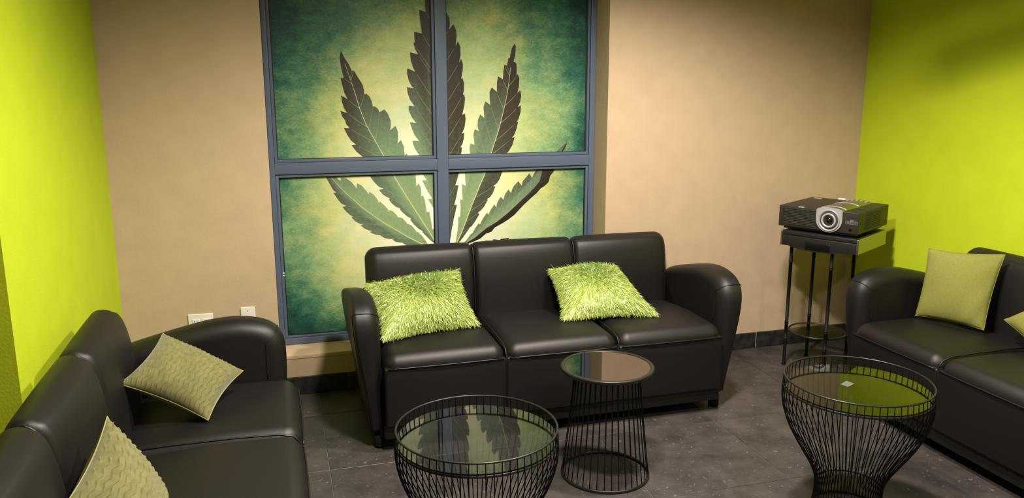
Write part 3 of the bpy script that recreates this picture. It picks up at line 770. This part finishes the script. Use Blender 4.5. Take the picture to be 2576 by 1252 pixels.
# left grille: rows of short slats standing proud of a dark recess
yf = -PD / 2
gx0, gx1, gz0, gz1 = -PW/2 + .020, -PW/2 + .200, z0 + .012, z1 - .010
mb = MB(); box(mb, gx0, gx1, yf - .0006, yf + .001, gz0, gz1); gr = mb.build('grille_recess', M['slot'], pr)
bpy.data.materials['dark_slot']
sl = MB(); rbox(sl, -.0141, .0141, -.003, .0, -.0026, .0026, .001, 1); slm = sl.mesh('slat')
for c in range(6):
    for r_ in range(11):
        x = gx0 + (c + .5) * (gx1 - gx0) / 6; z = gz0 + (r_ + .5) * (gz1 - gz0) / 11
        link('slat', slm, M['proj'], gr, (x, yf - .0005, z))
# right side grille: dark slots
sg = MB(); rbox(sg, -.0012, .0008, -.0125, .0125, -.0022, .0022, .001, 1); sgm = sg.mesh('vent_slot')
vb = MB(); rbox(vb, PW/2 - .001, PW/2 + .0008, -PD/2 + .09, -PD/2 + .315, z0 + .012, z0 + .104, .0008, 1); sv = vb.build('side_vent', M['proj'], pr)
M['vent'] = mat('vent_black', (.002, .002, .002), .8)
for c in range(7):
    for r_ in range(9):
        link('vent_slot', sgm, M['vent'], sv, (PW/2 + .0009, -PD/2 + .108 + c * .0315, z0 + .018 + r_ * .0099))
# silver band: arch over the top, shield with a round bottom on the front
bx0, bx1 = -PW/2 + .212, -PW/2 + .350
bc = (bx0 + bx1) / 2; bw = (bx1 - bx0) / 2
top = [(bc + bw * math.cos(a), z1 - .004 + .019 * math.sin(a) ** .8) for a in np.linspace(0, PI, 17)]
mb = MB()
ys = [yf - .004, yf - .001, yf + .03, yf + .2, PD/2 - .03, PD/2 - .004]
P = top + [(bx0, z1 - .012), (bx1, z1 - .012)]
vs = []; n = len(P)
for i, y in enumerate(ys):
    k = {0: .90, 1: 1, 2: 1, 3: 1, 4: .97, 5: .5}[i]
    for (x, z) in P: vs.append((x, y, z1 - .004 + (z - z1 + .004) * (k if z > z1 - .004 else 1)))
fs = [(i * n + k, i * n + (k + 1) % n, (i + 1) * n + (k + 1) % n, (i + 1) * n + k) for i in range(len(ys) - 1) for k in range(n)]
fs += [tuple(range(n))[::-1], tuple((len(ys) - 1) * n + k for k in range(n))]
mb.add(vs, fs, True); band = mb.build('silver_band', M['silver'], pr)
shield = [(bx0, z1 - .004)] + [(bc - bw * math.cos(a), z0 + .062 - .064 * math.sin(a)) for a in np.linspace(0, PI, 21)] + [(bx1, z1 - .004)] + top[1:-1]
mb = MB(); prism(mb, shield, yf - .010, yf + .004); sh = mb.build('lens_shield', M['pale_silver'], pr)
for yy, hh in ((yf + .045, .0022), (yf + .215, .0022)):
    mb = MB(); tube(mb, [(x, yy, z + .0005) for (x, z) in top[1:-1]], hh, 6); mb.build('band_ridge', M['pale_silver'], band)
for i in range(5):
    x = bc - bw * .72 + i * bw * .36
    zz = z1 - .004 + .019 * max(0, 1 - ((x - bc) / bw) ** 2) ** .4
    mb = MB(); rbox(mb, x - .006, x + .006, PD/2 - .075, PD/2 - .035, zz - .004, zz + .002, .002, 2); mb.build('control_button', M['pale_silver'], band)
lc = (bc + .001, yf - .010, z0 + .061)
def lens_part(name, prof, m, parent):
    mb = MB(); lathe(mb, prof, 40); return mb.build(name, m, parent, lc, (R(90), 0, 0))
lens = lens_part('lens_ring', [(.057, 0), (.0575, .004), (.055, .0055), (.050, .003), (.047, -.003), (.047, -.004), (.056, -.004)], M['pale_silver'], pr)
lens_part('lens_well', [(.047, .0005), (.043, .0015), (.040, .001), (.038, .001)], mat('lens_well', (.06, .055, .052), .4), pr)
lens_part('focus_ring', [(.039, 0), (.039, .008), (.036, .010), (.031, .010), (.028, .006), (.028, 0)], M['pale_silver'], pr)
lens_part('lens_barrel', [(.029, 0), (.029, .0045), (.022, .003), (.017, .002), (0, .002)], mat('lens_barrel', (.02, .017, .016), .35), pr)
mb = MB(); lathe(mb, [(.018, .0022), (.015, .006), (.009, .0085), (0, .0095)], 24); mb.build('lens_glass', mat('lens_glass', (.004, .006, .007), .05, spec=.9), pr, lc, (R(90), 0, 0))
# maker's plate: crown above lettering in a rounded frame, and infrared window
lx, lz = PW/2 - .035, z0 + .060
M['logo'] = mat('logo_silver', (.28, .28, .26), .4, .3)
mb = MB()
fr2 = [(lx + sx * .0265 + .006 * math.cos(a), lz + sz * .0015 + .006 * math.sin(a)) for (sx, sz, a0) in ((1, 1, 0), (-1, 1, PI/2), (-1, -1, PI), (1, -1, 1.5*PI)) for a in np.linspace(a0, a0 + PI/2, 5)]
tube(mb, [(x, yf - .0008, z) for (x, z) in fr2], .0008, 5, closed=True)
plate = mb.build('logo_frame', M['logo'], pr)
fc = bpy.data.curves.new('logo_lettering', 'FONT'); fc.body = 'RUNCO'; fc.size = .0138; fc.align_x = 'CENTER'; fc.align_y = 'CENTER'; fc.extrude = .0003
fo_ = bpy.data.objects.new('tmp_text', fc); COL.objects.link(fo_)
bpy.context.view_layer.update()
fm = bpy.data.meshes.new_from_object(fo_.evaluated_get(bpy.context.evaluated_depsgraph_get()))
bpy.data.objects.remove(fo_); fm.name = 'logo_lettering'; fm.materials.clear()
link('logo_lettering', fm, M['logo'], pr, (lx, yf - .0009, lz), (R(90), 0, 0))
mb = MB()
cz = lz + .0105
for i in range(5):
    a = (i - 2) * .42
    prism(mb, [(lx + (i - 2) * .0032 - .0014, cz), (lx + (i - 2) * .0032 + .0014, cz), (lx + (i - 2) * .0042, cz + .0085 - abs(i - 2) * .0016)], yf - .0009, yf - .0002)
prism(mb, [(lx - .0085, cz - .0015), (lx + .0085, cz - .0015), (lx + .0080, cz + .0012), (lx - .0080, cz + .0012)], yf - .0010, yf - .0002)
mb.build('logo_crown', M['logo'], pr)
mb = MB(); tube(mb, [(lx - .028, yf - .0004, lz + .026), (lx + .028, yf - .0004, lz + .026)], .0006, 4); mb.build('groove', M['vent'], pr)
mb = MB(); rbox(mb, lx - .012, lx + .004, yf - .001, yf + .001, z0 + .016, z0 + .030, .0009, 1); mb.build('infrared_window', mat('ir_window', (.004, .003, .003), .15), pr)
mb = MB(); rbox(mb, -PW/2 + .108, -PW/2 + .140, yf - .003, yf + .008, z1 - .004, z1 + .002, .002, 2); mb.build('top_latch', M['pale_silver'], pr)
mb = MB(); rbox(mb, -PW/2 + .03, -PW/2 + .075, PD/2 - .055, PD/2 - .03, z1 - .001, z1 + .0015, .001, 1); mb.build('top_sticker', M['pale_silver'], pr)
mb = MB(); lathe(mb, [(.016, 0), (.016, .0012), (0, .0012)], 20, (PW/2 - .04, yf + .14, z1)); mb.build('power_button', M['black_plastic'], pr)
mb = MB(); rbox(mb, -PW/2 + .15, -PW/2 + .19, PD/2 - .004, PD/2 + .03, z1 - .02, z1 + .006, .005, 2); mb.build('cable_plug', M['white'], pr)

# ------------------------------------------------------------------ pillows
def frame_of(u, v):
    u = Vector(u).normalized(); v = Vector(v); n = u.cross(v).normalized(); v = n.cross(u).normalized()
    return Matrix((u, v, n)).transposed()
def pillow_pt(a, b, w, h, T, side, pinch=.10, pw=.55):
    """a,b in [-1,1]; corners stick out, edges are drawn in"""
    ex = 1 - pinch * (1 - b * b) * abs(a) ** 1.5; ey = 1 - pinch * (1 - a * a) * abs(b) ** 1.5
    t = max(0., (1 - a * a) * (1 - b * b)) ** pw
    return Vector((a * w / 2 * ex, b * h / 2 * ey, side * T / 2 * t))
def pillow_sheet(N, w, h, T, side, relief=None, pinch=.10, pw=.55):
    mb = MB(); vs = []; g = [math.sin(PI / 2 * (-1 + 2 * i / N)) * .35 + (-1 + 2 * i / N) * .65 for i in range(N + 1)]
    for i in range(N + 1):
        for j in range(N + 1):
            p = pillow_pt(g[i], g[j], w, h, T, side, pinch, pw)
            if relief: p = relief(p, g[i], g[j])
            vs.append(p)
    fs = [(i * (N + 1) + j, (i + 1) * (N + 1) + j, (i + 1) * (N + 1) + j + 1, i * (N + 1) + j + 1) for i in range(N) for j in range(N)]
    if side < 0: fs = [f[::-1] for f in fs]
    mb.add(vs, fs, True); return mb
def quad_pose(C):
    """C: corners bottom-left, bottom-right, top-right, top-left (world). Returns centre, u, v, w, h and a warp for local points"""
    C = [Vector(c) for c in C]; c = sum(C, Vector()) / 4
    u = (C[1] - C[0] + C[2] - C[3]) / 2; v = (C[3] - C[0] + C[2] - C[1]) / 2
    F = frame_of(u, v); w, h = u.length, v.length
    Lc = [F.transposed() @ (q - c) for q in C]
    flat = [Vector((-w/2, -h/2, 0)), Vector((w/2, -h/2, 0)), Vector((w/2, h/2, 0)), Vector((-w/2, h/2, 0))]
    D_ = [a - b for a, b in zip(Lc, flat)]
    def warp(p):
        a = p.x / w + .5; b = p.y / h + .5
        return p + D_[0] * (1 - a) * (1 - b) + D_[1] * a * (1 - b) + D_[2] * a * b + D_[3] * (1 - a) * b
    return c, u, v, w, h, warp
def warp_mb(mb, warp):
    mb.v = [tuple(warp(Vector(p))) for p in mb.v]; return mb
def place(root, c, u, v):
    root.matrix_world = Matrix.Translation(c) @ frame_of(u, v).to_4x4()

# shaggy pillows
m = mat('shag_ribbon', (.33, .50, .03), .30, spec=.8)
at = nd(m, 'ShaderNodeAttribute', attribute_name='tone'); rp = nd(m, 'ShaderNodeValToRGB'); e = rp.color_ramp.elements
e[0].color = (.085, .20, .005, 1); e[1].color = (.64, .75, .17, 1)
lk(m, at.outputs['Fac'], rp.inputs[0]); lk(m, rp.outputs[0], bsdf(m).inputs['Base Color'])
bsdf(m).inputs['Sheen Weight'].default_value = .3
M['shag'] = m
M['shag_core'] = mat('shag_backing', (.16, .28, .012), .8)
def shag_pillow(C, T, label, seed, up_bias):
    c, u, v, w, h, warp = quad_pose(C)
    rng = random.Random(seed)
    t = thing('shag_pillow', label, 'pillow', c, 0, 'shaggy green pillows')
    place(t, c, u, v)
    mb = MB(); A = pillow_sheet(22, w, h, T, 1); B = pillow_sheet(22, w, h, T * .45, -1)
    mb.add(A.v, A.f); mb.add(B.v, B.f); warp_mb(mb, warp).build('cushion', M['shag_core'], t)
    F = frame_of(u, v); grav = F.transposed() @ Vector((0, 0, -1))
    vs = []; fs = []; tones = []
    N = 20000
    for i in range(N):
        side = 1 if rng.random() < .86 else -1
        edge = rng.random() < .16
        a, b = rng.uniform(-1, 1), rng.uniform(-1, 1)
        if edge:
            if rng.random() < .5: a = rng.choice((-1, 1)) * rng.uniform(.96, 1)
            else: b = rng.choice((-1, 1)) * rng.uniform(.96, 1)
        Ts = T if side > 0 else T * .45
        p = pillow_pt(a, b, w, h, Ts, side)
        e1 = pillow_pt(min(1, a + .02), b, w, h, Ts, side) - pillow_pt(max(-1, a - .02), b, w, h, Ts, side)
        e2 = pillow_pt(a, min(1, b + .02), w, h, Ts, side) - pillow_pt(a, max(-1, b - .02), w, h, Ts, side)
        nrm = e1.cross(e2) * side
        if nrm.length < 1e-9: nrm = Vector((0, 0, side))
        nrm.normalize()
        # comb: the upper middle is brushed up and back, the rest falls outwards and down
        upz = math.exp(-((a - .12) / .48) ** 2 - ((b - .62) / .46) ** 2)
        out = Vector((a * .75, b * .55, 0)) + grav * (.95 - .55 * upz)
        out += Vector((rng.gauss(0, .35), rng.gauss(0, .30) + .55 * upz * up_bias, rng.gauss(0, .2)))
        d0 = (nrm * .62 + out * .5).normalized()
        L = rng.uniform(.024, .038) * (1.05 if edge else 1) * (.8 if side < 0 else 1)
        wid = rng.uniform(.0006, .0012)
        tn = min(1, max(0, rng.gauss(.62, .24) - .62 * upz))  # upper middle strands darkened: shade painted into the ribbon colour
        q = p.copy(); pts = [q.copy()]
        d = d0.copy()
        for s in range(3):
            d = (d + out * .28 + grav * .16).normalized()
            # stay above the cushion
            dn = d.dot(nrm)
            if dn < .10 and not edge and s < 2: d = (d + nrm * (.10 - dn)).normalized()
            q = q + d * (L / 3); pts.append(q.copy())
        sidev = d0.cross(nrm + Vector((rng.gauss(0, .5), rng.gauss(0, .5), rng.gauss(0, .5))))
        if sidev.length < 1e-6: continue
        sidev.normalize()
        o = len(vs)
        for k, q in enumerate(pts):
            ww = wid * (1 - .45 * k / 3)
            vs += [tuple(warp(q + sidev * ww)), tuple(warp(q - sidev * ww))]
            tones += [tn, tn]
        fs += [(o + 2 * k, o + 2 * k + 1, o + 2 * k + 3, o + 2 * k + 2) for k in range(3)]
    me = bpy.data.meshes.new('shag'); me.from_pydata(vs, [], fs)
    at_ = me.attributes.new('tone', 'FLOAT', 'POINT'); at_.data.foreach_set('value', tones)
    me.polygons.foreach_set('use_smooth', [True] * len(fs)); me.update()
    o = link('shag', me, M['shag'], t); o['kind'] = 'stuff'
    return t
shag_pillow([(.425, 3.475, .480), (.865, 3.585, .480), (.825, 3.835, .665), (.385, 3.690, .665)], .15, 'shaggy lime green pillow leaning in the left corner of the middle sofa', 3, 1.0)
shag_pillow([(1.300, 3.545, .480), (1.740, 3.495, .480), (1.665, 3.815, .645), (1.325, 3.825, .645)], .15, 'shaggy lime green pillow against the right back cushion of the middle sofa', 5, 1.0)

# wave-pleated pillows
m = mat('olive_pleated_cloth', (.27, .29, .075), .75, spec=.25)
add_vary(m, (.140, .138, .044), (.185, .180, .060), 55, 4); add_bump(m, 900, .3, .0006, 2)
bsdf(m).inputs['Sheen Weight'].default_value = .35; bsdf(m).inputs['Sheen Roughness'].default_value = .5
M['pleat'] = m
m = mat('olive_plain_cloth', (.30, .30, .11), .8, spec=.2); add_bump(m, 700, .3, .0006, 2); M['pleat_back'] = m
def pleat(p, a, b):
    s = p.x / .0170; w = .15 * math.sin(2 * PI * p.y / .040) + .08 * math.sin(p.y / .031 + 17 * p.x)
    f = (s + w) % 1.0
    hgt = math.exp(-((f - .5) / .085) ** 2) * .0042
    fade = min(1, 12 * (1 - abs(a)), 12 * (1 - abs(b)))
    p = p.copy(); p.z += hgt * fade
    p.z += .004 * math.sin(9 * a + 3 * b) * fade * (1 - abs(b))
    return p
def pleat_pillow(C, T, label, back=.9):
    c, u, v, w, h, warp = quad_pose(C)
    t = thing('pleated_pillow', label, 'pillow', c, 0, 'olive pleated pillows'); place(t, c, u, v)
    warp_mb(pillow_sheet(290, w, h, T, 1, pleat, .10, .5), warp).build('front_cover', M['pleat'], t, fix=False)
    warp_mb(pillow_sheet(24, w, h, T * back, -1, None, .10, .5), warp).build('back_cover', M['pleat_back'], t, fix=False)
    pts = []
    for k in range(4):
        for q in np.linspace(-1, 1, 16)[:-1]:
            a, b = [(q, -1), (1, q), (-q, 1), (-1, -q)][k]
            pts.append(warp(pillow_pt(a, b, w, h, T, 1, .10)))
    mb = MB(); tube(mb, pts, .0024, 5, closed=True); mb.build('edge_seam', M['pleat_back'], t)
    return t
pleat_pillow([(-.545, 2.835, .600), (-.270, 2.775, .462), (-.158, 3.010, .545), (-.430, 3.085, .690)], .14, 'olive pleated pillow propped in the far corner of the left sofa')
pleat_pillow([(-.525, 1.975, .615), (-.340, 1.935, .465), (-.338, 2.245, .462), (-.468, 2.242, .722)], .13, 'olive pleated pillow standing on the left sofa, cut off by the picture bottom', 1.5)

# plain linen pillows
m = mat('lime_linen', (.30, .31, .055), .85, spec=.2)
add_vary(m, (.20, .208, .046), (.25, .255, .064), 120, 3, stretch=(1, 5, 1)); add_bump(m, 420, .5, .001, 2, stretch=(1, 4, 1))
M['linen'] = m
def crease(seed):
    def f(p, a, b):
        fade = min(1, 6 * (1 - abs(a)), 6 * (1 - abs(b)))
        p = p.copy(); p.z += fade * (.003 * math.sin(3 * a + 2 * b + seed) + .0016 * math.sin(9 * b * abs(a) - 6 * a + seed * 2)); return p
    return f
def linen_pillow(C, T, label, seed):
    c, u, v, w, h, warp = quad_pose(C)
    t = thing('linen_pillow', label, 'pillow', c, 0, 'plain lime linen pillows'); place(t, c, u, v)
    warp_mb(pillow_sheet(40, w, h, T, 1, crease(seed), .06, .5), warp).build('front_cover', M['linen'], t, fix=False)
    warp_mb(pillow_sheet(40, w, h, T, -1, crease(seed + 1), .06, .5), warp).build('back_cover', M['linen'], t, fix=False)
    pts = []
    for k in range(4):
        for q in np.linspace(-1, 1, 14)[:-1]:
            a, b = [(q, -1), (1, q), (-q, 1), (-1, -q)][k]
            pts.append(warp(pillow_pt(a, b, w, h, T, 1, .06)))
    mb = MB(); tube(mb, pts, .0022, 5, closed=True); mb.build('edge_seam', M['linen'], t)
    return t
linen_pillow([(2.970, 3.128, .462), (3.095, 2.842, .462), (3.205, 2.878, .805), (3.000, 3.120, .797)], .11, 'plain lime linen pillow standing upright at the far end of the right sofa', 1)
linen_pillow([(3.085, 2.735, .545), (3.020, 2.470, .462), (3.150, 2.300, .700), (3.195, 2.560, .690)], .10, 'plain lime linen pillow on the right sofa, mostly beyond the picture edge', 4)

# ------------------------------------------------------------------ recessed ceiling lights
M['lamp'] = bpy.data.materials.new('lamp_lens'); M['lamp'].use_nodes = True
nt = M['lamp'].node_tree; nt.nodes.clear(); em = nt.nodes.new('ShaderNodeEmission'); ou = nt.nodes.new('ShaderNodeOutputMaterial')
em.inputs[0].default_value = (*LIGHT_COL, 1); em.inputs[1].default_value = 6.0; nt.links.new(em.outputs[0], ou.inputs[0])
WHERE = ['above the wire table near the window', 'above the left side of the room', 'above the right side of the room', 'behind the viewer on the left']
for (x, y, e, ang), wh in zip(LIGHTS, WHERE):
    t = thing('ceiling_light', 'round recessed ceiling light ' + wh, 'ceiling light', (x, y, CEIL), 0, 'recessed ceiling lights')
    mb = MB(); lathe(mb, [(.095, -.001), (.095, -.006), (.088, -.010), (.074, -.010), (.070, -.001)], 36, closed=True); mb.build('trim_ring', M['white'], t)
    mb = MB(); lathe(mb, [(0, -.002), (.070, -.002), (.070, -.001), (0, -.001)], 36); mb.build('lens', M['lamp'], t)
    ld = bpy.data.lights.new('ceiling_light_beam', 'SPOT'); ld.energy = e; ld.color = LIGHT_COL; ld.spot_size = R(2 * ang); ld.spot_blend = .55; ld.shadow_soft_size = .11
    lo = bpy.data.objects.new('ceiling_light_beam', ld); COL.objects.link(lo); lo.parent = t; lo.location = (0, 0, -.03)

# cylinder added out of view to throw the soft dark bar on the right wall
t = thing('shadow_blocker', 'unseen black cylinder added under the ceiling to shade the right wall', 'shadow blocker', (2.37, 2.86, CEIL))
ax_ = Vector((0, .42, -.095)).normalized()
c0 = Vector((0, 0, -.44))
mb = MB(); tube(mb, [c0 - ax_ * .19, c0 - ax_ * .185, c0 + ax_ * .10, c0 + ax_ * .19], [.036, .046, .046, .054], 20); mb.build('blocker_body', M['wire'], t)
mb = MB(); tube(mb, [(0, 0, -.02), (0, 0, -.41)], .008, 8); mb.build('blocker_stem', M['wire'], t)
mb = MB(); lathe(mb, [(.05, -.001), (.05, -.022), (.04, -.026), (0, -.026)], 24); mb.build('blocker_mount', M['wire'], t)
